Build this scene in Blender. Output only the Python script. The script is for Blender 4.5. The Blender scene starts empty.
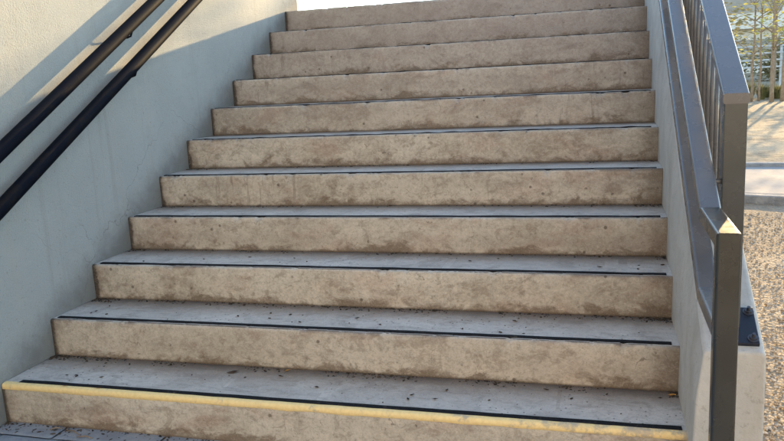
import bpy, bmesh, math, random
from mathutils import Vector, Matrix, noise
R_ = math.radians
random.seed(11)
S = bpy.context.scene
C = S.collection

# ------------------------------------------------------------------ helpers
def link(name, bm, mat, parent=None, smooth=False, loc=None):
    me = bpy.data.meshes.new(name); bm.normal_update(); bm.to_mesh(me); bm.free()
    if smooth:
        for p in me.polygons: p.use_smooth = True
    mats = mat if isinstance(mat, (list, tuple)) else [mat]
    for m in mats: me.materials.append(m)
    o = bpy.data.objects.new(name, me); C.objects.link(o)
    if parent: o.parent = parent
    if loc is not None: o.location = loc
    return o
def tag(o, label=None, cat=None, group=None, kind=None):
    if label: o['label'] = label
    if cat: o['category'] = cat
    if group: o['group'] = group
    if kind: o['kind'] = kind
    return o
def empty(name, loc, label, cat, group=None):
    o = bpy.data.objects.new(name, None); o.empty_display_size = .1
    o.location = loc; C.objects.link(o)
    return tag(o, label, cat, group)
def box(bm, x0, x1, y0, y1, z0, z1, bevel=0.0, seg=2, M=None):
    t = bmesh.new()
    bmesh.ops.create_cube(t, size=1)
    for v in t.verts:
        v.co = Vector(((x0+x1)/2 + v.co.x*(x1-x0), (y0+y1)/2 + v.co.y*(y1-y0), (z0+z1)/2 + v.co.z*(z1-z0)))
    if bevel: bmesh.ops.bevel(t, geom=t.edges[:], offset=bevel, segments=seg, affect='EDGES', profile=.5)
    if M is not None: bmesh.ops.transform(t, matrix=M, verts=t.verts)
    me = bpy.data.meshes.new('t'); t.to_mesh(me); t.free(); bm.from_mesh(me); bpy.data.meshes.remove(me)
    return bm
def sweep(bm, pts, prof, caps=True):
    """sweep closed profile (list of (x, n)) lying in the x / in-plane-normal frame along points in a constant-x plane"""
    rings = []
    for i, p in enumerate(pts):
        p = Vector(p)
        a = (Vector(pts[i]) - Vector(pts[i-1])).normalized() if i else None
        b = (Vector(pts[i+1]) - Vector(pts[i])).normalized() if i < len(pts)-1 else None
        if a is None: a = b
        if b is None: b = a
        t = (a+b).normalized(); n = Vector((0, -t.z, t.y)); k = 1/max(.3, t.dot(a))
        rings.append([bm.verts.new(p + Vector((u, 0, 0)) + n*(w*k)) for u, w in prof])
    m = len(prof)
    for r0, r1 in zip(rings, rings[1:]):
        for j in range(m): bm.faces.new((r0[j], r0[(j+1) % m], r1[(j+1) % m], r1[j]))
    if caps:
        bm.faces.new(rings[0][::-1]); bm.faces.new(rings[-1])
def rectprof(w, h, r=.004, n=3):
    out = []
    for cx, cy, a0 in ((w/2-r, h/2-r, 0), (-w/2+r, h/2-r, 90), (-w/2+r, -h/2+r, 180), (w/2-r, -h/2+r, 270)):
        for i in range(n+1):
            a = R_(a0 + 90*i/n); out.append((cx + r*math.cos(a), cy + r*math.sin(a)))
    return out
def circprof(r, n=20): return [(r*math.cos(2*math.pi*i/n), r*math.sin(2*math.pi*i/n)) for i in range(n)]
def tube(bm, pts, radii, n=8):
    rings = []
    up = Vector((.31, .9, .2)).normalized()
    for i, p in enumerate(pts):
        p = Vector(p)
        d = (Vector(pts[min(i+1, len(pts)-1)]) - Vector(pts[max(i-1, 0)])).normalized()
        a = d.cross(up).normalized(); b = d.cross(a)
        rings.append([bm.verts.new(p + (a*math.cos(2*math.pi*j/n) + b*math.sin(2*math.pi*j/n))*radii[i]) for j in range(n)])
    for r0, r1 in zip(rings, rings[1:]):
        for j in range(n): bm.faces.new((r0[j], r0[(j+1) % n], r1[(j+1) % n], r1[j]))
    bm.faces.new(rings[0][::-1]); bm.faces.new(rings[-1])

_t = bmesh.new(); bmesh.ops.create_icosphere(_t, subdivisions=1, radius=1)
ICO_V = [v.co.copy() for v in _t.verts]; ICO_F = [[v.index for v in f.verts] for f in _t.faces]; _t.free()
def grains(name, mats, items):
    """many small faceted grains in one mesh; items = (matrix, material index)"""
    V = []; F = []; MI = []
    for m, k in items:
        n = len(V); V += [m @ v for v in ICO_V]; F += [[n+i for i in f] for f in ICO_F]; MI += [k]*len(ICO_F)
    me = bpy.data.meshes.new(name); me.from_pydata(V, [], F)
    for mt in mats: me.materials.append(mt)
    me.polygons.foreach_set('material_index', MI)
    o = bpy.data.objects.new(name, me); C.objects.link(o); return o

# ------------------------------------------------------------------ materials
class NT:
    def __init__(s, name):
        s.m = bpy.data.materials.new(name); s.m.use_nodes = True
        s.t = s.m.node_tree; s.b = s.t.nodes['Principled BSDF']
        s.geo = s.t.nodes.new('ShaderNodeNewGeometry'); s.pos = s.geo.outputs['Position']
    def N(s, t, **k):
        n = s.t.nodes.new(t)
        for a, b in k.items(): setattr(n, a, b)
        return n
    def L(s, a, b): s.t.links.new(a, b)
    def val(s, x, inp):
        if hasattr(x, 'links'): s.L(x, inp)
        else: inp.default_value = x
    def math(s, op, a, b=0., c=0.):
        n = s.N('ShaderNodeMath', operation=op)
        for i, v in enumerate((a, b, c)): s.val(v, n.inputs[i])
        return n.outputs[0]
    def scl(s, v, xyz):
        n = s.N('ShaderNodeVectorMath', operation='MULTIPLY'); s.L(v, n.inputs[0]); n.inputs[1].default_value = xyz
        return n.outputs[0]
    def noise(s, scale, detail=5, rough=.55, vec=None, dist=0.):
        n = s.N('ShaderNodeTexNoise'); n.inputs['Scale'].default_value = scale
        n.inputs['Detail'].default_value = detail; n.inputs['Roughness'].default_value = rough
        n.inputs['Distortion'].default_value = dist
        s.L(vec if vec is not None else s.pos, n.inputs['Vector']); return n.outputs['Fac']
    def ramp(s, f, lo, hi, a=0., b=1.):
        n = s.N('ShaderNodeMapRange', clamp=True, interpolation_type='SMOOTHSTEP'); s.val(f, n.inputs[0])
        for i, v in enumerate((lo, hi, a, b)): n.inputs[i+1].default_value = v
        return n.outputs[0]
    def mix(s, f, a, b, mode='MIX'):
        n = s.N('ShaderNodeMix', data_type='RGBA', blend_type=mode); s.val(f, n.inputs[0])
        for v, i in ((a, 6), (b, 7)):
            if hasattr(v, 'links'): s.L(v, n.inputs[i])
            else: n.inputs[i].default_value = (*v, 1) if len(v) == 3 else v
        return n.outputs[2]
    def bump(s, h, strength=.5, dist=.01, prev=None):
        n = s.N('ShaderNodeBump'); n.inputs['Strength'].default_value = strength; n.inputs['Distance'].default_value = dist
        s.L(h, n.inputs['Height'])
        if prev is not None: s.L(prev, n.inputs['Normal'])
        return n.outputs[0]
    def done(s, col, rough=.85, nrm=None, metal=0., spec=.4):
        s.val(col if hasattr(col, 'links') else (*col, 1), s.b.inputs['Base Color'])
        s.val(rough, s.b.inputs['Roughness']); s.b.inputs['Metallic'].default_value = metal
        s.b.inputs['Specular IOR Level'].default_value = spec
        if nrm is not None: s.L(nrm, s.b.inputs['Normal'])
        return s.m
RI, T, W, S0 = .17, .3276, 2.67, .0

def concrete_stair():
    n = NT('stair_concrete')
    sep = n.N('ShaderNodeSeparateXYZ'); n.L(n.pos, sep.inputs[0]); X, Y, Z = sep.outputs
    sn = n.N('ShaderNodeSeparateXYZ'); n.L(n.geo.outputs['True Normal'], sn.inputs[0])
    tread = n.math('MULTIPLY', n.ramp(sn.outputs[2], .90, .985), n.ramp(n.math('MODULO', n.math('ADD', Y, 5*T), T), .010, .022))
    h = n.math('MODULO', n.math('ADD', Z, .0005), RI)          # height on the riser
    k = n.math('FLOOR', n.math('DIVIDE', n.math('ADD', Z, .0005), RI))
    # a different pattern on each step: shift x by step number
    cb = n.N('ShaderNodeCombineXYZ'); n.L(n.math('ADD', X, n.math('MULTIPLY', k, 7.3)), cb.inputs[0]); n.L(Y, cb.inputs[1]); n.L(Z, cb.inputs[2])
    v = cb.outputs[0]
    big = n.noise(2.4, 5, .6, v, .4); mid = n.noise(9, 6, .65, v, .6); fine = n.noise(60, 5, .7)
    streak = n.noise(1, 4, .6, n.scl(v, (14, 3, 2.2)))
    hor = n.noise(1, 4, .6, n.scl(v, (3, 3, 26)), .5)
    # riser colour: soft cloudy grime, different on each step
    wp = n.noise(1.3, 3, .5, v, .3)
    c = n.mix(n.ramp(big, .32, .68), (.46, .395, .305), (.63, .555, .445))
    soft = n.noise(3.4, 8, .68, n.scl(v, (1, 1, 1.9)), .5)
    c = n.mix(n.ramp(soft, .50, .66, 0, .55), c, (.27, .20, .14))
    light = n.noise(4.6, 8, .7, n.scl(v, (1.1, 1, 2.4)), .2)
    c = n.mix(n.ramp(light, .54, .70, 0, .6), c, (.70, .59, .45))
    red = n.noise(2.7, 5, .62, n.scl(v, (1.3, 1, 2.6)), .3)
    c = n.mix(n.ramp(red, .5, .66, 0, .42), c, (.40, .255, .18))
    c = n.mix(n.math('MULTIPLY', n.ramp(streak, .56, .72, 0, .4), n.ramp(wp, .5, .62)), c, (.20, .145, .095))
    sm = n.noise(11, 7, .72, n.scl(v, (1, 1, 1.5)), .6)
    c = n.mix(n.ramp(sm, .52, .62, 0, .5), c, (.24, .18, .125))
    c = n.mix(n.ramp(sm, .47, .38, 0, .42), c, (.70, .61, .48))
    dt = n.noise(34, 8, .78, n.scl(v, (1, 1, 1.3)), .4)
    c = n.mix(n.ramp(dt, .53, .62, 0, .42), c, (.22, .165, .115)); c = n.mix(n.ramp(dt, .46, .37, 0, .35), c, (.72, .63, .51))
    sv = n.noise(1, 6, .7, n.scl(v, (34, 3, 3.2)), .25)
    mm = n.math('MULTIPLY', n.ramp(k, 2.5, 4.5), n.ramp(wp, .46, .6))
    c = n.mix(n.math('MULTIPLY', n.ramp(sv, .54, .68, 0, .55), n.math('ADD', .25, mm)), c, (.21, .16, .115))
    vc = n.N('ShaderNodeTexVoronoi', feature='DISTANCE_TO_EDGE'); vc.inputs['Scale'].default_value = 2.3
    wv = n.N('ShaderNodeVectorMath', operation='ADD'); nz = n.N('ShaderNodeTexNoise'); nz.inputs['Scale'].default_value = 9; nz.inputs['Detail'].default_value = 6; n.L(v, nz.inputs['Vector'])
    n.L(n.scl(nz.outputs['Color'], (.16, .16, .16)), wv.inputs[1]); n.L(v, wv.inputs[0]); n.L(wv.outputs[0], vc.inputs['Vector'])
    crack = n.math('MULTIPLY', n.ramp(vc.outputs['Distance'], .0015, .005, 1, 0), n.ramp(light, .54, .60))
    c = n.mix(n.math('MULTIPLY', crack, .65), c, (.10, .075, .055))
    # each riser has its own tone
    tone = n.noise(.9, 1, .4, n.scl(v, (.05, .05, 11)))
    c = n.mix(n.ramp(tone, .35, .65, 0, .30), c, (.33, .27, .215))
    up = n.ramp(k, 4.5, 9.5, 0, .62)
    c = n.mix(up, c, n.mix(soft, (.42, .35, .31), (.25, .205, .185)))
    # grime creeping up from the tread below, uneven in height
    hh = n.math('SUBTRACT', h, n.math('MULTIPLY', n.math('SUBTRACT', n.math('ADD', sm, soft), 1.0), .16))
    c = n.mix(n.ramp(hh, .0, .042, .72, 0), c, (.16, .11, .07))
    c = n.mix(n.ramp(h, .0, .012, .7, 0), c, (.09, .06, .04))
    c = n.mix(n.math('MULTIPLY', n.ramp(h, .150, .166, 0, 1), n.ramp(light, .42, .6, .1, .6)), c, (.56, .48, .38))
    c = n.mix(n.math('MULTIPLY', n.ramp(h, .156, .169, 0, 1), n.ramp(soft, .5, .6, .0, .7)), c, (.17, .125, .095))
    # dark damp stain where the risers end against the wall and the kerb
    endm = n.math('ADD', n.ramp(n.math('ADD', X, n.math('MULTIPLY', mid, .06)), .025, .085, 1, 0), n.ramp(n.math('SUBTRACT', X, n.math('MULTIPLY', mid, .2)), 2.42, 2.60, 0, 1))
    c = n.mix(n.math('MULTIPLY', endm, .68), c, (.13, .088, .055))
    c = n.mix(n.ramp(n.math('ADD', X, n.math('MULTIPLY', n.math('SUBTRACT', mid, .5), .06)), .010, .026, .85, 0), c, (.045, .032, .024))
    vo = n.N('ShaderNodeTexVoronoi'); vo.inputs['Scale'].default_value = 16; n.L(v, vo.inputs['Vector'])
    spots = n.math('MULTIPLY', n.ramp(vo.outputs['Distance'], .08, .16, 1, 0), n.ramp(mid, .5, .56))
    c = n.mix(n.math('MULTIPLY', spots, .7), c, (.07, .045, .028))
    # tread colour
    ct = n.mix(n.ramp(big, .3, .7), (.52, .455, .39), (.655, .585, .51))
    ct = n.mix(n.ramp(mid, .48, .7, 0, .5), ct, (.30, .255, .22))
    scr = n.noise(1, 6, .7, n.scl(v, (7, 22, 3)), 1.2)
    ct = n.mix(n.ramp(scr, .5, .68, 0, .5), ct, (.27, .225, .19))
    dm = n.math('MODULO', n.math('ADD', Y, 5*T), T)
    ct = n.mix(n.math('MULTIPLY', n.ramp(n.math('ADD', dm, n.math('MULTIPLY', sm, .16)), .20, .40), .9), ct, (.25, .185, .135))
    ct = n.mix(n.ramp(dt, .52, .64, 0, .4), ct, (.28, .25, .23))
    v2 = n.N('ShaderNodeTexVoronoi'); v2.inputs['Scale'].default_value = 38; n.L(v, v2.inputs['Vector'])
    ct = n.mix(n.math('MULTIPLY', n.ramp(v2.outputs['Distance'], .10, .17, .8, 0), n.ramp(big, .48, .56)), ct, (.07, .055, .045))
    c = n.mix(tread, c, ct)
    c = n.mix(n.math('MULTIPLY', n.ramp(fine, .42, .72, 0, .3), n.ramp(tread, 0, 1, 1, .45)), c, (.17, .125, .085))
    grit = n.noise(170, 3, .75)
    c = n.mix(n.ramp(grit, .52, .68, 0, .24), c, (.15, .11, .075)); c = n.mix(n.ramp(grit, .46, .34, 0, .16), c, (.80, .72, .60))
    vs = n.N('ShaderNodeTexVoronoi'); vs.inputs['Scale'].default_value = 90; n.L(n.pos, vs.inputs['Vector'])
    c = n.mix(n.math('MULTIPLY', n.ramp(vs.outputs['Distance'], .1, .2, 1, 0), n.ramp(mid, .48, .6, 0, .5)), c, (.09, .065, .045))
    b = n.bump(mid, .35, .012); b = n.bump(fine, .45, .004, b)
    return n.done(c, n.ramp(mid, .3, .7, .72, .92), b, spec=.35)

def yellow():
    n = NT('yellow_edge_paint')
    a = n.noise(14, 6, .7); b = n.noise(70, 4, .7)
    sep = n.N('ShaderNodeSeparateXYZ'); n.L(n.pos, sep.inputs[0])
    c = n.mix(n.ramp(b, .35, .7), (.94, .70, .32), (.86, .62, .27))
    wear = n.math('ADD', a, n.ramp(sep.outputs[0], 1.7, 2.7, 0, .16))
    c = n.mix(n.ramp(wear, .56, .72, 0, .85), c, (.46, .38, .28))
    return n.done(c, .7, n.bump(b, .3, .003))
def wallpaint():
    n = NT('left_wall_paint')
    a = n.noise(1.3, 5, .6); b = n.noise(16, 6, .6); f = n.noise(110, 4, .65)
    c = n.mix(n.ramp(a, .3, .7), (.395, .405, .375), (.45, .46, .425))
    c = n.mix(n.ramp(b, .56, .8, 0, .25), c, (.42, .41, .37))
    st = n.noise(1, 4, .6, n.scl(n.pos, (4, 5, .6)))
    c = n.mix(n.ramp(st, .55, .8, 0, .28), c, (.50, .43, .34))
    sp = n.noise(55, 3, .6)
    c = n.mix(n.ramp(sp, .62, .70, 0, .55), c, (.30, .27, .22))
    sep = n.N('ShaderNodeSeparateXYZ'); n.L(n.pos, sep.inputs[0])
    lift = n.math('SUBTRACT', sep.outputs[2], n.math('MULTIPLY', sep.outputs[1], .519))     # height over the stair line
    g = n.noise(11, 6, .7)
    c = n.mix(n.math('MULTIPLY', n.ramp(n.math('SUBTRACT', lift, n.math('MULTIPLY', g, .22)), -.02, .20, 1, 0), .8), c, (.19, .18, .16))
    sc = n.noise(1, 5, .7, n.scl(n.pos, (2, 3, 22)), .3)
    c = n.mix(n.math('MULTIPLY', n.ramp(sc, .60, .70, 0, .4), n.ramp(a, .5, .6)), c, (.30, .29, .27))
    run = n.noise(1, 5, .65, n.scl(n.pos, (9, 13, .5)), .1)
    c = n.mix(n.ramp(run, .55, .70, 0, .30), c, (.30, .28, .245))
    pa = n.noise(2.6, 5, .65, n.pos, .4)
    c = n.mix(n.ramp(pa, .52, .60, 0, .22), c, (.36, .36, .33))
    vc = n.N('ShaderNodeTexVoronoi', feature='DISTANCE_TO_EDGE'); vc.inputs['Scale'].default_value = .9
    wv = n.N('ShaderNodeVectorMath', operation='ADD'); nz = n.N('ShaderNodeTexNoise'); nz.inputs['Scale'].default_value = 5; nz.inputs['Detail'].default_value = 7; n.L(n.pos, nz.inputs['Vector'])
    n.L(n.scl(nz.outputs['Color'], (.3, .3, .3)), wv.inputs[1]); n.L(n.pos, wv.inputs[0]); n.L(wv.outputs[0], vc.inputs['Vector'])
    c = n.mix(n.math('MULTIPLY', n.ramp(vc.outputs['Distance'], .0005, .0022, .55, 0), n.ramp(a, .45, .55)), c, (.16, .155, .14))
    pit = n.noise(210, 3, .7)
    c = n.mix(n.ramp(pit, .54, .68, 0, .5), c, (.22, .20, .165))
    return n.done(c, .75, n.bump(pit, .7, .004, n.bump(f, .6, .007, n.bump(b, .3, .01))), spec=.3)
def kerbconc():
    n = NT('side_kerb_concrete')
    b = n.noise(7, 6, .65); f = n.noise(90, 4, .7)
    st = n.noise(1, 4, .6, n.scl(n.pos, (10, 6, 1.0)))
    c = n.mix(n.ramp(b, .3, .7), (.44, .42, .38), (.55, .525, .48))
    c = n.mix(n.ramp(st, .5, .78, 0, .5), c, (.33, .27, .20))
    c = n.mix(n.ramp(b, .56, .72, 0, .5), c, (.30, .26, .21))
    sp = n.noise(48, 5, .75)
    c = n.mix(n.ramp(sp, .56, .66, 0, .4), c, (.24, .21, .17))
    return n.done(c, .85, n.bump(f, .5, .004, n.bump(b, .3, .012)))
def paint(name, col, rough=.35, var=.25, spec=.5, metal=0., dust=.09):
    n = NT(name)
    a = n.noise(9, 5, .6); f = n.noise(160, 3, .6)
    d = tuple(x*(1-var) for x in col); e = tuple(min(1, x*(1+var)) for x in col)
    c = n.mix(a, d, e)
    du = n.noise(26, 6, .7)
    c = n.mix(n.ramp(du, .55, .85, 0, .35), c, tuple(x*.5+dust for x in col))
    return n.done(c, n.ramp(du, .3, .75, rough, rough+.2), n.bump(f, .12, .001), spec=spec, metal=metal)
def steel(name, col, spec, ior):
    n = NT(name)
    a = n.noise(7, 5, .6); f = n.noise(150, 3, .6); s = n.noise(1, 5, .7, n.scl(n.pos, (60, 8, 8)))
    c = n.mix(a, tuple(x*.8 for x in col), tuple(x*1.25 for x in col))
    c = n.mix(n.ramp(s, .60, .78, 0, .25), c, (.13, .12, .11))
    w = n.noise(19, 6, .75)
    c = n.mix(n.ramp(w, .70, .76, 0, .5), c, (.14, .085, .05))
    m = n.done(c, n.ramp(a, .3, .7, .20, .34), n.bump(a, .06, .002, n.bump(f, .05, .0004)), spec=spec)
    n.b.inputs['IOR'].default_value = ior
    return m
def pipepaint():
    n = NT('black_pipe_paint')
    a = n.noise(1, 5, .7, n.scl(n.pos, (30, 9, 9)), .5); f = n.noise(60, 4, .7)
    c = n.mix(a, (.003, .004, .008), (.007, .009, .015))
    c = n.mix(n.math('MULTIPLY', n.ramp(a, .53, .62, 0, .7), n.ramp(f, .35, .55, .3, 1)), c, (.012, .011, .011))
    return n.done(c, .6, n.bump(f, .2, .002), spec=.03)
def gravelmat():
    n = NT('sandy_gravel_ground')
    a = n.noise(.7, 5, .6); b = n.noise(12, 6, .7); f = n.noise(70, 5, .75)
    c = n.mix(n.ramp(a, .3, .7), (.42, .335, .245), (.55, .45, .335))
    c = n.mix(n.ramp(b, .5, .75, 0, .5), c, (.48, .35, .22))
    c = n.mix(n.ramp(f, .5, .68, 0, .6), c, (.24, .165, .10))
    v = n.N('ShaderNodeTexVoronoi'); v.inputs['Scale'].default_value = 45; n.L(n.pos, v.inputs['Vector'])
    return n.done(c, .95, n.bump(v.outputs['Distance'], .8, .02, n.bump(b, .8, .05)), spec=.2)
def soilmat():
    n = NT('dry_soil_ground')
    a = n.noise(.35, 5, .6); b = n.noise(3.2, 6, .7); f = n.noise(24, 5, .75)
    c = n.mix(n.ramp(a, .3, .7), (.42, .31, .20), (.56, .44, .30))
    c = n.mix(n.ramp(b, .5, .68, 0, .7), c, (.24, .17, .11))
    c = n.mix(n.ramp(f, .5, .7, 0, .6), c, (.16, .11, .07))
    return n.done(c, .95, n.bump(b, 1, .15), spec=.2)
def simple(name, c1, c2, sc=8, rough=.9, bump=.3, bd=.01, lo=.3, hi=.7, trans=0.):
    n = NT(name); a = n.noise(sc, 5, .65); f = n.noise(sc*7, 4, .6)
    c = n.mix(n.ramp(a, lo, hi), c1, c2); c = n.mix(n.ramp(f, .5, .8, 0, .4), c, tuple(x*.6 for x in c1))
    m = n.done(c, rough, n.bump(f, bump, bd), spec=.3)
    if trans:
        tr = n.N('ShaderNodeBsdfTranslucent'); n.L(c, tr.inputs[0]); mx = n.N('ShaderNodeMixShader'); mx.inputs[0].default_value = trans
        out = [x for x in n.t.nodes if x.type == 'OUTPUT_MATERIAL'][0]
        n.L(n.b.outputs[0], mx.inputs[1]); n.L(tr.outputs[0], mx.inputs[2]); n.L(mx.outputs[0], out.inputs[0])
    return m
def strip():
    n = NT('black_grip_strip'); f = n.noise(120, 4, .7); a = n.noise(22, 5, .7)
    c = n.mix(n.ramp(f, .4, .7), (.010, .010, .011), (.022, .021, .021))
    c = n.mix(n.ramp(a, .6, .72, 0, .6), c, (.10, .085, .07))
    return n.done(c, .9, n.bump(f, .5, .002), spec=.15)
M_ = dict(stair=concrete_stair(), yellow=yellow(), wall=wallpaint(), kerb=kerbconc(), gravel=gravelmat(), soil=soilmat(), strip=strip(),
    pipe=pipepaint(), guard=steel('grey_metal_paint', (.105, .10, .10), .6, 1.5),
    guard_post=steel('shaded_guard_metal', (.058, .062, .060), .5, 1.5),  # copy of the rail metal, duller reflection of front faces put into its colour
    newel=steel('shaded_newel_metal', (.016, .018, .017), .7, 1.6), plate=paint('dark_plate_paint', (.010, .012, .022), .4),  # newel: rail metal again, its dim reflection painted in as a darker colour
    bolt=paint('bolt_steel', (.12, .12, .13), .45, metal=.8),
    pave=simple('lower_landing_concrete', (.26, .265, .28), (.36, .36, .37), 9, .88, .6, .01),
    path=simple('pale_path_concrete', (.33, .30, .28), (.40, .365, .34), 3, .9, .4, .01),
    kerbdark=simple('path_kerb_concrete', (.24, .25, .26), (.38, .38, .38), 9, .9, .6, .02),
    leafbit=simple('dry_leaf', (.02, .013, .008), (.05, .03, .018), 30), orange=simple('orange_leaf', (.45, .20, .05), (.6, .3, .08), 30),
    bark=simple('thin_trunk_bark', (.30, .21, .14), (.46, .34, .23), 14, .9, .8, .02),
    leafy=simple('yellow_green_leaves', (.42, .40, .09), (.56, .50, .16), 5, .6, .2, .01, trans=.45),
    leafd=simple('brown_green_leaves', (.24, .21, .10), (.38, .32, .17), 5, .7, .2, .01, trans=.35),
    tuft=simple('dry_grass_blades', (.14, .15, .05), (.30, .24, .10), 5, .8, .2, .01, trans=.3),
    bld=simple('far_building_concrete', (.68, .61, .53), (.78, .70, .61), 1.5, .9, .3, .02),
    bldw=simple('far_building_band', (.34, .29, .25), (.44, .38, .33), 1.2, .6, .3, .02),
    opp=simple('bounce_building_render', (.66, .63, .60), (.74, .71, .68), 2, .9, .3, .01),
    rail=simple('galvanised_fence', (.45, .45, .45), (.6, .6, .6), 12, .45, .1, .005),
    peb1=simple('pale_pebble', (.50, .42, .33), (.62, .53, .42), 20), peb2=simple('brown_pebble', (.34, .24, .15), (.50, .37, .24), 20),
    crumb=simple('leaf_crumbs', (.03, .022, .016), (.11, .075, .045), 40),
    hill=simple('far_hill_scrub', (.10, .085, .05), (.20, .16, .10), .12, .95, .6, .5))

# ------------------------------------------------------------------ staircase
NX = 420
def step_mesh(k, y0, y1, zb, zt, amp):
    """one step: rounded, worn nosing built as a grid along x"""
    bm = bmesh.new(); r = .010
    prof = [(y0, zb), (y0, zb+.03)]
    nv = 5
    for i in range(1, nv+1): prof.append((y0, zb + .03 + (zt-r-zb-.03)*i/nv))
    for i in range(1, 5):
        a = R_(90*i/4); prof.append((y0 + r - r*math.cos(a), zt - r + r*math.sin(a)))
    prof += [(y0+.03, zt), (y0+.06, zt), (y0+.16, zt), (y0+.25, zt), (y1, zt)]
    rows = []
    for i in range(NX+1):
        x = W*i/NX; row = []
        q = Vector((x*6, k*9.1, 0)); chip = noise.noise(q*3.2)*.6 + noise.noise(q*9)*.4
        c = max(0, chip-.17)*amp*2.0
        w = noise.noise(Vector((x*1.1, k*4.7, 3)))*.0035 + noise.noise(Vector((x*14, k*3.3, 8)))*.0016
        for j, (y, z) in enumerate(prof):
            dy = dz = 0
            e = max(0, 1-abs(j-8.5)/3.2) if 5 <= j <= 12 else 0
            dz = w*(.3 + .7*(z > zt-.03)) if z > zb+.02 else 0
            if e: dz -= c*e; dy += c*e*.8
            dy += noise.noise(Vector((x*2.1, z*6, k*2.2)))*.0022
            if abs(z-zt) < 1e-6 and y > y0+.04: dz *= .5
            row.append(bm.verts.new((x, y+dy, z+dz)))
        rows.append(row)
    m = len(prof)
    for a, b in zip(rows, rows[1:]):
        for j in range(m-1): bm.faces.new((a[j], b[j], b[j+1], a[j+1]))
    # back, underside and ends
    zb0 = zb
    for a, b in zip(rows, rows[1:]): pass
    lo = [bm.verts.new((0, y1, zb0)), bm.verts.new((W, y1, zb0))]
    bm.faces.new([r[-1] for r in rows][::-1] + [lo[0], lo[1]][::1]) if False else None
    bm.faces.new((rows[0][0], rows[0][-1], lo[0])) if False else None
    bm.faces.new(rows[0] + [lo[0]]); bm.faces.new((rows[-1] + [lo[1]])[::-1])
    bm.faces.new([r[-1] for r in rows] + [lo[1], lo[0]])
    bm.faces.new([r[0] for r in rows][::-1] + [lo[0], lo[1]])
    bmesh.ops.recalc_face_normals(bm, faces=bm.faces)
    return bm
stairs = empty('concrete_staircase', (0, 0, 0), 'wide worn concrete staircase with black grip strips, between the blue-shaded wall and the metal railing', 'staircase')
for k in range(11):
    zt = (k+1)*RI; y0 = k*T; last = k == 10
    bm = step_mesh(k, y0, y0 + T + .03 if not last else 7.2, k*RI - .02 if k else -.05, zt, .014 if k < 6 else .026)
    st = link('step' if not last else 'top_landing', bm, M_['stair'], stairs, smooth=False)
    for p in st.data.polygons: p.use_smooth = len(p.vertices) == 4
    if last: continue
    # grip strip: a slightly uneven raised band set back from the nosing
    bm = bmesh.new(); rows = []
    n = 260; xa, xb = (.07, W-.02) if k == 0 else (.012+.02*random.random(), W-.012-.03*random.random())
    hw = (.012, .0115, .0115, .0115, .0105, .009, .007, .005, .004, .004)[k]
    for i in range(n+1):
        x = xa + (xb-xa)*i/n
        j1 = noise.noise(Vector((x*7, k*3, 1)))*.0012; j2 = noise.noise(Vector((x*7, k*3, 5)))*.0012
        wz = noise.noise(Vector((x*1.1, k*4.7, 3)))*.0035*.5
        h = zt + wz + .0034 + noise.noise(Vector((x*(7 if k < 5 else 14), k*5, 9)))*(.0014 if k < 5 else .0034)
        ya = y0 + .034 - hw + j1; yb = y0 + .034 + hw + j2
        if k == 0: ya -= .002
        rows.append([bm.verts.new(c) for c in ((x, ya, zt-.006), (x, ya, h), (x, yb, h), (x, yb, zt-.006))])
    for a, b in zip(rows, rows[1:]):
        for j in range(3): bm.faces.new((a[j], b[j], b[j+1], a[j+1]))
    bm.faces.new(rows[0]); bm.faces.new(rows[-1][::-1])
    bmesh.ops.recalc_face_normals(bm, faces=bm.faces)
    link('grip_strip', bm, M_['strip'], st)
    if k == 0:   # painted yellow nosing: a thin skin over the front of the tread and the top of the riser
        bm = bmesh.new(); rows = []
        for i in range(n*2+1):
            x = .004 + (W-.008)*i/(n*2)
            w = noise.noise(Vector((x*1.1, 0, 3)))*.0035 + noise.noise(Vector((x*14, 0, 8)))*.0010
            dn = noise.noise(Vector((x*9, 4, 2)))*.0035 + noise.noise(Vector((x*40, 4, 2)))*.0015
            o = .0016
            rows.append([bm.verts.new(c) for c in ((x, -o+.001, zt-.023+dn), (x, -o, zt-.0225+dn), (x, -o, zt-.008+w), (x, .003-o*.7, zt-.001+w+o*.3), (x, .010, zt+w+o*.55), (x, .024, zt+w*.75+.0022))])
        for a, b in zip(rows, rows[1:]):
            for j in range(5): bm.faces.new((a[j], b[j], b[j+1], a[j+1]))
        bmesh.ops.recalc_face_normals(bm, faces=bm.faces)
        link('yellow_nosing_stripe', bm, M_['yellow'], st, smooth=True)
        st['label'] = 'lowest step with a yellow painted nosing'

# ------------------------------------------------------------------ side kerb wall on the right
SL = RI/T
def kerb():
    bm = bmesh.new(); secs = []
    ys = [-.11] + [-.11 + .02*i for i in range(1, 172)] + [3.32, 5.0, 7.2]
    for y in ys:
        zt = min(.55 + SL*y, .55 + SL*3.25)
        w = noise.noise(Vector((y*2, 1, 0)))*.003; ch = max(0, noise.noise(Vector((y*9, 4, 0)))-.18)*.03
        secs.append([bm.verts.new(c) for c in ((2.655, y, -.1), (2.672+w, y, zt-.16), (2.690+w, y, zt-.012-ch), (2.700+w+ch, y, zt), (2.852, y, zt), (2.862, y, zt-.010), (2.864, y, -.1))])
    m = 7
    for a, b in zip(secs, secs[1:]):
        for j in range(m): bm.faces.new((a[j], a[(j+1) % m], b[(j+1) % m], b[j]))
    bm.faces.new(secs[0][::-1]); bm.faces.new(secs[-1])
    bmesh.ops.recalc_face_normals(bm, faces=bm.faces)
    o = link('side_wall', bm, M_['kerb']); 
    bv = o.modifiers.new('b', 'BEVEL'); bv.width = .006; bv.segments = 2; bv.limit_method = 'ANGLE'; bv.angle_limit = R_(40)
    return tag(o, 'low sloping beige concrete side wall carrying the metal railing, right of the steps', 'low wall')
kerb()

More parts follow.
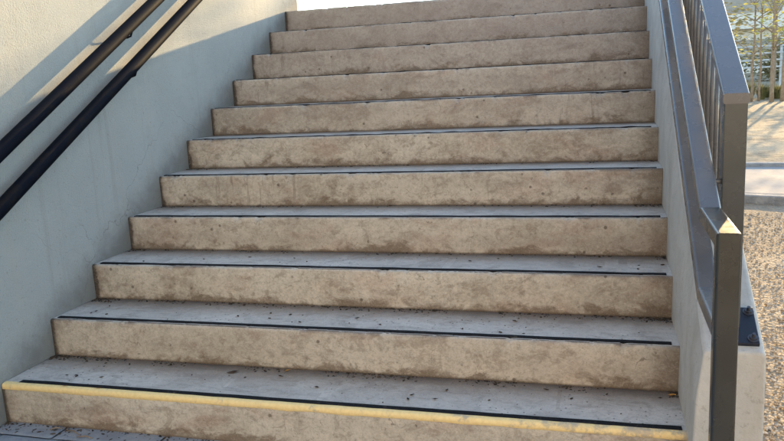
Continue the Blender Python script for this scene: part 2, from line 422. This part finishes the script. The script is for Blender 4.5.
# ------------------------------------------------------------------ left wall
bm = bmesh.new()
box(bm, -.28, 0, -3.6, 3.555, -.3, 3.3, .008)
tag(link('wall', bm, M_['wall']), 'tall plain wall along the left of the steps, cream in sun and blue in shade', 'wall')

# wall handrails
RX = .072
def wall_rail(label, y0, z0, y1, z1, ybr):
    t = empty('wall_handrail', (RX, y0, z0), label, 'handrail', 'pipe handrails on the left wall')
    s = (z1-z0)/(y1-y0); pts = [(RX, y, z0 + s*(y-y0)) for y in (y0-.42, 3.25)]
    pts = [(RX, y0-.72, pts[0][2])] + [pts[0]] + [(RX, 3.25, pts[1][2]), (RX, 3.5, pts[1][2])]
    def rel(p): return (p[0]-RX, p[1]-y0, p[2]-z0)
    bm = bmesh.new(); sweep(bm, [rel(p) for p in pts], circprof(.031, 28))
    link('pipe', bm, M_['pipe'], t, smooth=True)
    for yb in ybr:
        z = z0 + s*(yb-y0); bm = bmesh.new()
        tube(bm, [rel((RX, yb, z-.02)), rel((RX, yb, z-.036)), rel((RX-.010, yb, z-.058)), rel((.04, yb, z-.064)), rel((-.005, yb, z-.064))], [.0048]*5, 10)
        tube(bm, [rel((.005, yb, z-.064)), rel((-.004, yb, z-.064))], [.020, .021], 18)
        link('bracket', bm, M_['pipe'], t, smooth=True)
    return t
wall_rail('upper black pipe handrail bracketed to the left wall', .083, 1.109, 1.353, 1.802, (-.25, 1.10, 2.5))
wall_rail('lower black pipe handrail bracketed to the left wall', .04, .885, 1.770, 1.833, (-.25, 1.10, 2.5))

# ------------------------------------------------------------------ right handrail (newel and two flat tubes)
hx, HZ, yf, yc = 2.6835, .948, -.560, -.222
hr = empty('metal_handrail', (hx, yf, 0), 'grey flat-tube handrail with two rails ending in a square newel before the side wall', 'handrail')
def P(x, y, z): return (x-hx, y-yf, z)
tw, th = .0555, .042
prof = rectprof(tw, th, .008, 5)
# newel and its level return are one mitred tube, the sloping rail carries on from it
bm = bmesh.new()
sweep(bm, [P(hx, yf+th/2, 0), P(hx, yf+th/2, HZ-th/2), P(hx, yc-.0005, HZ-th/2)], prof)
link('newel', bm, M_['newel'], hr)
def rail_pts(ztop, y_end=3.3, ya=yc):
    zc = ztop - th/2
    return ([P(hx, ya, zc)] if ya < yc else []) + [P(hx, yc, zc), P(hx, y_end, zc + SL*(y_end-yc)), P(hx, y_end+.4, zc + SL*(y_end-yc))]
bm = bmesh.new(); sweep(bm, rail_pts(HZ), prof); link('upper_rail', bm, M_['guard'], hr)
bm = bmesh.new(); sweep(bm, rail_pts(HZ-.225, ya=yf+th+.0005), prof); link('lower_rail', bm, M_['guard'], hr)
bm = bmesh.new(); sweep(bm, [P(hx, 3.68, 1.87), P(hx, 3.68, HZ+SL*3.5-th)], rectprof(.05, .042, .0035)); link('upper_post', bm, M_['guard'], hr)
for yb in (-.02, 1.62, 3.0):
    z = HZ + SL*(yb-yc) - .045
    bm = bmesh.new(); tube(bm, [P(2.70, yb, z-.004), P(2.72, yb, z-.02), P(2.745, yb, z-.02)], [.008, .008, .008], 8)
    link('bracket', bm, M_['guard'], hr, smooth=True)
bm = bmesh.new(); box(bm, -.055, .055, -.06, .06, .002, .014, .002); link('foot_plate', bm, M_['plate'], hr)

# ------------------------------------------------------------------ guard railing on the side wall
gx = 2.7685
gr = empty('guard_railing', (gx, -.03, .53), 'tall grey guard railing with thin vertical balusters standing on the right side wall', 'railing')
def G(x, y, z): return (x-gx, y+.03, z-.53)
gh = .05
bm = bmesh.new(); sweep(bm, [G(gx, -.01, .53), G(gx, -.01, 1.238-.02)], rectprof(.0625, gh, .003)); link('post', bm, M_['guard_post'], gr)
for yb in (1.62, 3.30):
    bm = bmesh.new(); zt = .55 + SL*min(yb, 3.25); sweep(bm, [G(gx, yb, zt-.01), G(gx, yb, 1.232 + SL*yb - .03)], rectprof(.0625, gh, .003)); link('post', bm, M_['guard_post'], gr)
zc = 1.240 - .012
bm = bmesh.new()
sweep(bm, [G(gx, -.036, zc+.0), G(gx, -.030, zc+.0), G(gx, 3.35, zc + SL*3.38), G(gx, 4.6, zc + SL*3.38)], rectprof(.070, .03, .006, 4)); link('top_rail', bm, M_['guard'], gr)
bm = bmesh.new()
sweep(bm, [G(gx, .016, .655+SL*.016), G(gx, 3.27, .655+SL*3.27)], rectprof(.035, .03, .003)); link('bottom_rail', bm, M_['guard_post'], gr)
y = .135; i = 0
while y < 3.22:
    if abs(y-1.62) > .05:
        bm = bmesh.new(); bmesh.ops.create_cone(bm, cap_ends=True, segments=12, radius1=.0075, radius2=.0075, depth=.565, matrix=Matrix.Translation((0, 0, .655+SL*y+.2775-.53)))
        b = link('baluster', bm, M_['guard'], gr, loc=(0, y+.03, 0), smooth=True)
    y += .118
# base plate on the sloping wall top, with bolts
ang = math.atan(SL)
Mp = Matrix.Translation(G(2.789, -.022, .55 + SL*(-.022) + .006)) @ Matrix.Rotation(ang, 4, 'X')
bm = bmesh.new(); box(bm, -.055, .055, -.079, .080, -.018, -.0075, .003, M=Mp); link('grout_bed', bm, M_['pave'], gr)
bm = bmesh.new(); box(bm, -.058, .058, -.075, .075, -.007, .007, .002, M=Mp); bp = link('base_plate', bm, M_['plate'], gr)
for bx_, by in ((.042, -.055), (.042, .055), (-.042, -.055), (-.042, .055)):
    bm = bmesh.new(); bmesh.ops.create_cone(bm, cap_ends=True, segments=6, radius1=.011, radius2=.011, depth=.009, matrix=Mp @ Matrix.Translation((bx_, by, .0115)))
    bmesh.ops.create_cone(bm, cap_ends=True, segments=10, radius1=.005, radius2=.005, depth=.022, matrix=Mp @ Matrix.Translation((bx_, by, .017)))
    bmesh.ops.create_cone(bm, cap_ends=True, segments=20, radius1=.016, radius2=.016, depth=.0025, matrix=Mp @ Matrix.Translation((bx_, by, .0083)))
    link('bolt', bm, M_['bolt'], bp)

# ------------------------------------------------------------------ ground
def sheet(name, x0, x1, y0, y1, z, mat, nx=2, ny=2, amp=0, sc=1):
    bm = bmesh.new(); g = [[bm.verts.new((x0+(x1-x0)*i/nx, y0+(y1-y0)*j/ny, z)) for j in range(ny+1)] for i in range(nx+1)]
    for i in range(nx):
        for j in range(ny): bm.faces.new((g[i][j], g[i+1][j], g[i+1][j+1], g[i][j+1]))
    if amp:
        for v in bm.verts: v.co.z += noise.noise(v.co*sc)*amp + noise.noise(v.co*sc*4)*amp*.3
    return tag(link(name, bm, mat, smooth=True), kind='structure')
sheet('ground', -900, 900, -400, 900, -.03, M_['soil'], 60, 60)
sheet('gravel_ground', 2.80, 14, -3.0, 6.2, -.004, M_['gravel'], 110, 100, .012, 3)
# lower landing of slabs with open joints
bm = bmesh.new()
def slab(x0, x1, y0, y1):
    t = bmesh.new(); bmesh.ops.create_grid(t, x_segments=14, y_segments=14, size=.5)
    for v in t.verts:
        v.co = Vector((x0+(v.co.x+.5)*(x1-x0), y0+(v.co.y+.5)*(y1-y0), 0)); v.co.z = noise.noise(v.co*5)*.0025 + .001
        e = min(v.co.x-x0, x1-v.co.x, y1-v.co.y, v.co.y-y0)
        if e < .004: v.co.z -= .004
    me = bpy.data.meshes.new('t'); t.to_mesh(me); t.free(); bm.from_mesh(me); bpy.data.meshes.remove(me)
yy = 0.0; r = 0
while yy > -3.4:
    xx = -.16 - (.23 if r % 2 else .0)
    while xx < 2.66:
        slab(max(xx, -.0), min(xx+.450, 2.66), yy-.092 if r == 0 else yy-.292, yy if r else yy+.03); xx += .46
    yy -= .10 if r == 0 else .30; r += 1
tag(link('lower_landing', bm, M_['pave'], smooth=True), kind='structure')
sheet('landing_bed', -.2, 2.81, -3.4, .02, -.012, M_['kerbdark'], 4, 4)

# raised path with kerbs beyond the gravel (slightly turned, as in the photograph)
def dirbox(name, mat, p, q, depth, z0, z1, L0=12, L1=22, bev=.01):
    p = Vector(p); q = Vector(q); d = (q-p).normalized(); n = Vector((-d.y, d.x))
    bm = bmesh.new(); N = 60
    rows = []
    for i in range(N+1):
        s = -L0 + (L0+L1)*i/N; c = p + d*s; w = noise.noise(Vector((s*1.5, z1*9, 0)))*.03
        rows.append([bm.verts.new((c.x + n.x*o, c.y + n.y*o, z)) for o, z in ((w, z0), (w, z1-bev), (w+bev, z1), (depth, z1), (depth, z0))])
    for a, b in zip(rows, rows[1:]):
        for j in range(5): bm.faces.new((a[j], b[j], b[(j+1) % 5], a[(j+1) % 5]))
    bm.faces.new(rows[0]); bm.faces.new(rows[-1][::-1])
    bmesh.ops.recalc_face_normals(bm, faces=bm.faces)
    return link(name, bm, mat)
# everything behind the staircase block starts to the right of x = 2.9
k1p, k1q = (3.67, 5.24), (4.00, 5.10)
tag(dirbox('kerb_strip', M_['kerbdark'], k1p, k1q, .13, -.2, .070, .55, 16), kind='structure')
k2 = ((3.69, 5.06), (4.01, 4.90))
tag(dirbox('path', M_['path'], (3.725, 5.355), (4.055, 5.215), 2.35, -.2, .072, .55, 16), kind='structure')
tag(dirbox('kerb_strip', M_['kerbdark'], (3.95, 7.22), (4.38, 7.18), .12, -.2, .115, 1.0, 22), kind='structure')
# terrain beyond the path, gently uneven
bm = bmesh.new(); nx, ny = 90, 110
g = []
for i in range(nx+1):
    row = []
    for j in range(ny+1):
        x = 2.9 + 50*(i/nx)**1.3; yb = 7.28 - .02*(x-4); y = yb + 120*(j/ny)**1.6
        z = .11 + noise.noise(Vector((x*.8, y*.8, 0)))*.03*min(1, (y-7)/2) + noise.noise(Vector((x*.15, y*.15, 4)))*.12*min(1, max(0, (y-9)/6))
        row.append(bm.verts.new((x, y, z)))
    g.append(row)
for i in range(nx):
    for j in range(ny): bm.faces.new((g[i][j], g[i+1][j], g[i+1][j+1], g[i][j+1]))
tag(link('terrain', bm, M_['soil'], smooth=True), kind='structure')
def hgt(x, y): return .11 + noise.noise(Vector((x*.8, y*.8, 0)))*.03 + noise.noise(Vector((x*.15, y*.15, 4)))*.12*min(1, max(0, (y-9)/6))
# far hill
bm = bmesh.new(); g = []
for i in range(61):
    row = []
    for j in range(21):
        x = -250 + 700*i/60; y = 95 + 160*j/20
        row.append(bm.verts.new((x, y, -1 + 14*math.sin(min(1, j/14)*math.pi/2)*(.7+.5*noise.noise(Vector((x*.012, y*.01, 2)))) )))
    g.append(row)
for i in range(60):
    for j in range(20): bm.faces.new((g[i][j], g[i+1][j], g[i+1][j+1], g[i][j+1]))
tag(link('hill', bm, M_['hill'], smooth=True), kind='structure')

# loose pebbles on the gravel: uncountable
def pebbles():
    rnd = random.Random(5); it = []
    for i in range(19000):
        u = rnd.random(); y = -.7 + 5.4*u**1.15; x = 2.88 + rnd.random()*(.35+.22*(y+1.2))
        r = (.0022 + .0070*rnd.random()**4)*(1+.02*max(y, 0))
        m = Matrix.Translation((x, y, r*.25)) @ Matrix.Rotation(rnd.random()*6.28, 4, 'Z') @ Matrix.Diagonal((r*(.8+.7*rnd.random()), r, r*(.45+.4*rnd.random()), 1))
        it.append((m, int(rnd.random() < .4)))
    return tag(grains('loose_gravel', [M_['peb1'], M_['peb2']], it), 'loose tan and brown pebbles scattered on the sunlit ground right of the railing', 'gravel', kind='stuff')
pebbles()

# ------------------------------------------------------------------ leaf scraps
def leaf(x, y, z, s, mat, label, group, rz, cat='leaf', name='dry_leaf', long=1.8):
    bm = bmesh.new(); n = 9; top = []; rnd = random.Random(int(x*977+y*3571))
    pts = []
    for i in range(n):
        a = 2*math.pi*i/n; rr = 1 + .3*(rnd.random()-.5)
        pts.append((math.cos(a)*rr*long, math.sin(a)*rr*.8*(1-.3*abs(math.cos(a)))))
    c = bm.verts.new((0, 0, .25*s + .003)); c2 = bm.verts.new((0, 0, .0))
    ring = [bm.verts.new((px*s, py*s, .0012 + s*.35*(rnd.random()) )) for px, py in pts]
    for i in range(n):
        bm.faces.new((ring[i], ring[(i+1) % n], c)); bm.faces.new((ring[(i+1) % n], ring[i], c2))
    o = link(name, bm, mat, loc=(x, y, z)); o.rotation_euler.z = rz
    return tag(o, label, cat, group)
rnd = random.Random(3)
g1 = 'dark leaf scraps on the lowest tread'
for i, (x, y) in enumerate([(.231,.116),(.271,.122),(.399,.120),(.774,.197),(.315,.263),(1.151,.242),(1.337,.161),(1.720,.146),(1.714,.110),(1.839,.210),(1.812,.125),(1.672,.300),(2.598,.258),(2.2,.27),(.62,.29)]):
    leaf(x, y, RI+.003, .0042+.003*rnd.random(), M_['leafbit'], 'tiny dark dry leaf scrap lying on the lowest tread behind the yellow edge', g1, rnd.random()*6)
for x, y in [(.301, .016), (.459, .018)]:
    leaf(x, y, RI+.0042, .008, M_['leafbit'], 'small dark leaf scrap lying on the yellow painted nosing', 'leaf scraps on the yellow stripe', .4)
leaf(.932, .252, RI+.003, .013, M_['leafbit'], 'larger grey-brown curled leaf on the lowest tread, left of centre', None, .5, long=2.2)
leaf(1.154, .303, RI+.003, .008, M_['orange'], 'orange leaf at the foot of the second riser', None, .9)
leaf(2.640, .290, RI+.003, .009, M_['orange'], 'pale orange leaf in the right corner of the lowest tread beside the side wall', None, .2)
for i, (x, y) in enumerate([(.866,.461),(.824,.610),(1.175,.417),(1.402,.497),(.150,.451),(2.060,.536),(1.6,.63)]):
    leaf(x, y, 2*RI+.003, .0045+.003*rnd.random(), M_['leafbit'], 'tiny dark dry leaf scrap lying on the second tread from the bottom', 'dark leaf scraps on the second tread', rnd.random()*6)
for i, (x, y) in enumerate([(.539,.783),(.757,.837),(.710,.945),(1.832,.833),(2.389,.770)]):
    leaf(x, y, 3*RI+.003, .0045+.003*rnd.random(), M_['leafbit'], 'tiny dark dry leaf scrap lying on the third tread from the bottom', 'dark leaf scraps on the third tread', rnd.random()*6)
# crumbs and dust swept against the risers and along the foot of the stair
it = []; rnd = random.Random(9)
for i in range(2600):
    k = rnd.choice([0, 0, 1, 1, 1, 2, 2, 2, 3, 4, 5])
    zt = k*RI; yb = k*T
    x = rnd.random()**(1.6)*W if k == 0 else rnd.random()*W
    if rnd.random() < .3: x = rnd.choice([.01+.1*rnd.random()**2, W-.01-.12*rnd.random()**2])
    y = yb - .006 - (.05 if k else .07)*rnd.random()**3
    if noise.noise(Vector((x*3, k*5, 0))) < -.12 and k: continue
    s = .0012 + .0035*rnd.random()**2
    m = Matrix.Translation((x, y, zt + s*.4)) @ Matrix.Rotation(rnd.random()*6.28, 4, 'Z') @ Matrix.Diagonal((s*(1+2*rnd.random()), s, s*.6, 1))
    it.append((m, 0))
cx = [(rnd.choice([1, 1, 2, 2, 3]), W*rnd.random()) for _ in range(16)]
for i in range(85):
    k, x = rnd.choice(cx) if rnd.random() < .65 else (rnd.choice([1, 1, 2, 3]), W*rnd.random()); x = min(W-.03, max(.03, x + rnd.gauss(0, .09))); y = (k-1)*T + .06 + .25*rnd.random(); s = .0015 + .0032*rnd.random()**2
    it.append((Matrix.Translation((x, y, k*RI + s*.5 + .001)) @ Matrix.Rotation(rnd.random()*6.28, 4, 'Z') @ Matrix.Diagonal((s*(1+1.5*rnd.random()), s, s*.6, 1)), 0))
tag(grains('leaf_crumbs', [M_['crumb']], it), 'brown leaf crumbs and grit gathered at the foot of the risers', 'leaf litter', kind='stuff')
# a few twigs at the bottom left
for (x, y, a, l) in [(.36, -.045, -.25, .085), (.44, -.075, .1, .07), (.27, -.03, .5, .05)]:
    bm = bmesh.new(); tube(bm, [(-l/2, 0, .005), (0, .006, .008), (l/2, -.003, .004)], [.0022, .003, .0015], 6)
    o = link('twig', bm, M_['bark'], loc=(x, y, .001), smooth=True); o.rotation_euler.z = a
    tag(o, 'short dry twig on the lower landing at the left foot of the steps', 'twig', 'twigs at the foot of the steps')

# ------------------------------------------------------------------ trees
def tree(x, y, h, r, cr, label, leaves, seed, mat, lean=.0, crown_lo=.35, size=.06, group='slender trees beyond the path'):
    rnd = random.Random(seed); z0 = hgt(x, y)-.05
    t = empty('slender_tree', (x, y, z0), label, 'tree', group)
    bm = bmesh.new()
    trunk = [Vector((lean*i/8*h + .04*noise.noise(Vector((i*.7, seed, 0))), .05*noise.noise(Vector((i*.7, seed, 5))), h*.8*i/8)) for i in range(9)]
    r *= .72
    tube(bm, trunk, [r*(1.25-.95*i/8) if i else r*1.5 for i in range(9)], 10)
    tips = []
    for b in range(12):
        f = crown_lo + (1-crown_lo)*rnd.random(); i = min(7, int(f*8)); p0 = trunk[i]
        a = rnd.random()*6.28; l = cr*(.5+.6*rnd.random()); d = Vector((math.cos(a), math.sin(a), .35+.5*rnd.random()))
        p1 = p0 + d*l*.5 + Vector((0, 0, .05)); p2 = p0 + d*l
        tube(bm, [p0, p1, p2], [r*.35, r*.22, r*.08], 6); tips += [(p1, .25), (p2, .38)]
        q = p1 + Vector((rnd.uniform(-1, 1), rnd.uniform(-1, 1), rnd.uniform(-.2, .9)))*l*.4
        tube(bm, [p1, (p1+q)/2, q], [r*.2, r*.12, r*.05], 5); tips.append((q, .35))
    link('trunk', bm, M_['bark'], t, smooth=True)
    bm = bmesh.new()
    for i in range(leaves):
        c, s = rnd.choice(tips)
        p = c + Vector((rnd.gauss(0, 1), rnd.gauss(0, 1), rnd.gauss(0, .8)))*s*.55
        m = Matrix.Rotation(rnd.random()*6.28, 3, 'Z') @ Matrix.Rotation(rnd.gauss(0, .9), 3, 'X')
        k = size*(.6+.8*rnd.random())
        vs = [bm.verts.new(p + m @ Vector(q)*k) for q in ((-1, 0, 0), (-.1, -.45, .08), (1, 0, 0), (-.1, .45, .08))]
        bm.faces.new(vs)
    link('crown', bm, mat, t)
    return t
tree(6.28, 20.5, 4.4, 0.047, 1.05, 'slender tree nearest the railing, left of a row of thin-trunked trees', 230, 1, M_['leafy'], .01)
tree(6.55, 20.9, 4.8, 0.036, .9, 'thinnest-trunked tree second from the railing, beside a paler trunk', 120, 2, M_['leafd'], .0, .5)
tree(6.70, 20.0, 4.6, 0.061, 1.1, 'thickest pale-trunked tree third from the railing beyond the path', 300, 3, M_['leafy'], -.01, .4)
tree(7.03, 20.4, 4.6, 0.050, 1.1, 'slender tree with yellow-green leaves at the far right edge', 330, 4, M_['leafy'], .01, .4)
tree(7.6, 24.5, 5.0, .07, 1.5, 'brownish thin-leaved tree behind the yellow-green ones', 420, 6, M_['leafd'], .0, .35, .07)
tree(9.3, 27.0, 5.5, .08, 1.6, 'sparse tree behind the metal fence at the right', 420, 7, M_['leafy'], .0, .3, .07)
tree(4.4, 17.5, 5.5, .10, 1.5, 'dark tree seen through the balusters of the guard railing', 1500, 8, M_['leafd'], .0, .2, .07)
tree(3.9, 15.0, 4.8, .09, 1.2, 'brown-trunked tree seen between the handrail and the guard railing', 1500, 9, M_['leafd'], .0, .15, .06)
# dry grass tufts in a row before the trees
def tuft(x, y, h, w, n, seed, label):
    rnd = random.Random(seed); bm = bmesh.new()
    for i in range(n):
        a = rnd.random()*6.28; r0 = w*.25*rnd.random(); hh = h*(.5+.6*rnd.random()); sp = w*(.2+.8*rnd.random())
        b = Vector((math.cos(a)*r0, math.sin(a)*r0, 0)); d = Vector((math.cos(a), math.sin(a), 0)); s = Vector((-d.y, d.x, 0))*.012
        m = b + d*sp*.4 + Vector((0, 0, hh*.65)); e = b + d*sp + Vector((0, 0, hh*(.8+.25*rnd.random())))
        v = [bm.verts.new(p) for p in (b-s, b+s, m+s*.8, m-s*.8, e)]
        bm.faces.new((v[0], v[1], v[2], v[3])); bm.faces.new((v[3], v[2], v[4]))
    return tag(link('grass_tuft', bm, M_['tuft'], loc=(x, y, hgt(x, y)-.03)), label, 'grass tuft', 'dry grass tufts among the trees')
tl = ['tall olive grass tuft close beside the railing post, before the trees', 'broad green-brown grass tuft between the first two tree trunks', 'tall dry grass tuft between the second and the thickest trunk',
      'grass tuft just right of the thickest trunk', 'low round grass tuft midway between the thickest and the last trunk', 'grass tuft left of the last trunk at the right edge', 'grass tuft right of the last trunk, cut by the picture edge',
      'low grass tuft behind the balusters of the guard railing', 'olive grass tuft half hidden by the guard post']
for i, (x, y, h, w) in enumerate([(6.22, 21.6, .62, .35), (6.55, 22.4, .55, .35), (6.78, 21.8, .5, .3), (7.05, 22.6, .42, .35), (7.25, 22.0, .45, .4), (7.45, 22.8, .4, .35), (7.62, 22.0, .45, .4), (5.6, 21.5, .5, .4), (5.95, 21.9, .6, .4)]):
    tuft(x, y, h, w, 260, 40+i, tl[i])

# ------------------------------------------------------------------ metal fence and far building
fy = 29.5
f = empty('metal_fence', (8, fy, .2), 'pale metal fence of horizontal rails beyond the trees', 'fence')
for z in (.72, .98, 1.24, 1.50):
    bm = bmesh.new(); box(bm, -3.2, 9, -.02, .02, z-.03, z+.03, .006); link('rail', bm, M_['rail'], f)
for i in range(7):
    bm = bmesh.new(); box(bm, -.04, .04, -.04, .04, -.2, 1.62, .006); link('post', bm, M_['rail'], f, loc=(-3.2+i*2.0, .065, 0))
B = empty('low_building', (20, 58, 0), 'long low grey building with dark horizontal bands, far behind the trees', 'building')
bm = bmesh.new(); box(bm, -34, 30, 0, 14, 0, 6.5, .03); link('wall', bm, M_['bld'], B)
bm = bmesh.new(); box(bm, -34.5, 30.5, -.9, 14.5, 3.25, 3.65, .03); link('ledge', bm, M_['bld'], B)
bm = bmesh.new(); box(bm, -34.5, 30.5, -.7, 14.5, 6.502, 6.9, .03); link('roof', bm, M_['bld'], B)
for i in range(13):
    for z in (1.0, 4.4):
        bm = bmesh.new(); box(bm, -1.9, 1.9, -.06, .10, z, z+1.5, .01)
        w_ = link('window', bm, M_['bldw'], B, loc=(-31+i*4.7, -.0, 0))
# scrub bushes in front of the building
def bush(x, y, r, h, n, seed, label):
    rnd = random.Random(seed); t = empty('bush', (x, y, .1), label, 'bush', 'brown bushes before the far building')
    bm = bmesh.new(); cl = [Vector((rnd.gauss(0, r*.5), rnd.gauss(0, r*.4), h*(.25+.65*rnd.random()))) for _ in range(14)]
    for i in range(n):
        p = rnd.choice(cl) + Vector((rnd.gauss(0, 1), rnd.gauss(0, 1), rnd.gauss(0, 1)))*r*.26
        if p.z < .02: p.z = .02
        m = Matrix.Rotation(rnd.random()*6.28, 3, 'Z') @ Matrix.Rotation(rnd.gauss(0, .9), 3, 'X'); k = .10*(.6+.8*rnd.random())
        bm.faces.new([bm.verts.new(p + m @ Vector(q)*k) for q in ((-1, 0, 0), (-.1, -.5, .08), (1, 0, 0), (-.1, .5, .08))])
    link('foliage', bm, M_['leafd'], t)
    bm = bmesh.new()
    for c in cl[:6]: tube(bm, [(0, 0, 0), c*.5+Vector((0, 0, .1)), c], [.04, .03, .01], 5)
    link('stem', bm, M_['bark'], t, smooth=True)
for i, (x, y, r, h, lb) in enumerate([(6.2, 38, 1.3, 1.9, 'brown bush seen between the guard railing and the first tree'), (8.6, 40, 1.5, 2.0, 'brown bush behind the pale fence in line with the thick trunk'), (10.8, 38, 1.4, 1.7, 'brown bush behind the pale fence at the far right'), (3.0, 32, 2.2, 3.6, 'large dark bush seen through the balusters')]):
    bush(x, y, r, h, 2200, 80+i, lb)

# ------------------------------------------------------------------ unseen building added to bounce warm sunlight onto the risers
OB = empty('bounce_building', (3, -19, 0), 'unseen pale building added behind the camera to bounce warm sunlight onto the steps', 'building')
bm = bmesh.new(); box(bm, -17, 17, -8, 0, -.3, 10.5, .03); link('wall', bm, M_['opp'], OB)
bm = bmesh.new(); box(bm, -17.4, 17.4, -8.4, .4, 10.502, 10.8, .03); link('roof', bm, M_['bld'], OB)
for i in range(7):
    for z in (1.0, 5.0):
        bm = bmesh.new(); box(bm, -.8, .8, -.05, .04, z, z+1.6, .01); link('window', bm, M_['bldw'], OB, loc=(-13.5+4.5*i, 0, 0))
# ------------------------------------------------------------------ light, sky, camera
d = Vector((.26, .96, .184)).normalized()           # towards the sun
el = math.asin(d.z); az = math.atan2(d.x, d.y)
w = bpy.data.worlds.new('World'); S.world = w; w.use_nodes = True
nt = w.node_tree; bg = nt.nodes['Background']
sky = nt.nodes.new('ShaderNodeTexSky'); sky.sky_type = 'NISHITA'; sky.sun_disc = False
sky.sun_elevation = el; sky.sun_rotation = az; sky.air_density = 1.0; sky.dust_density = .3; sky.ozone_density = 1.6
nt.links.new(sky.outputs[0], bg.inputs[0]); bg.inputs[1].default_value = .13
sl = bpy.data.lights.new('sun', 'SUN'); sl.energy = 2.05; sl.angle = R_(.5); sl.color = (1, .70, .34)
so = bpy.data.objects.new('sun', sl); C.objects.link(so); so.rotation_euler = d.to_track_quat('Z', 'Y').to_euler()
cd = bpy.data.cameras.new('camera'); cam = bpy.data.objects.new('camera', cd); C.objects.link(cam); S.camera = cam
cd.sensor_width = 36; cd.lens = 36*757.056/784; cd.clip_start = .05; cd.clip_end = 3000
yw, pi, ro = .2785, -.1899, -.0516
fw = Vector((-math.sin(yw)*math.cos(pi), math.cos(yw)*math.cos(pi), math.sin(pi)))
r0 = Vector((math.cos(yw), math.sin(yw), 0)); u0 = r0.cross(fw)
rt = r0*math.cos(ro) + u0*math.sin(ro); up = -r0*math.sin(ro) + u0*math.cos(ro)
cam.matrix_world = Matrix(((rt.x, up.x, -fw.x, 2.4061), (rt.y, up.y, -fw.y, -2.4012), (rt.z, up.z, -fw.z, 1.3438), (0, 0, 0, 1)))
S.view_settings.view_transform = 'Standard'; S.view_settings.look = 'None'; S.view_settings.gamma = 1
S.view_settings.use_curve_mapping = False; S.view_settings.exposure = 2.4
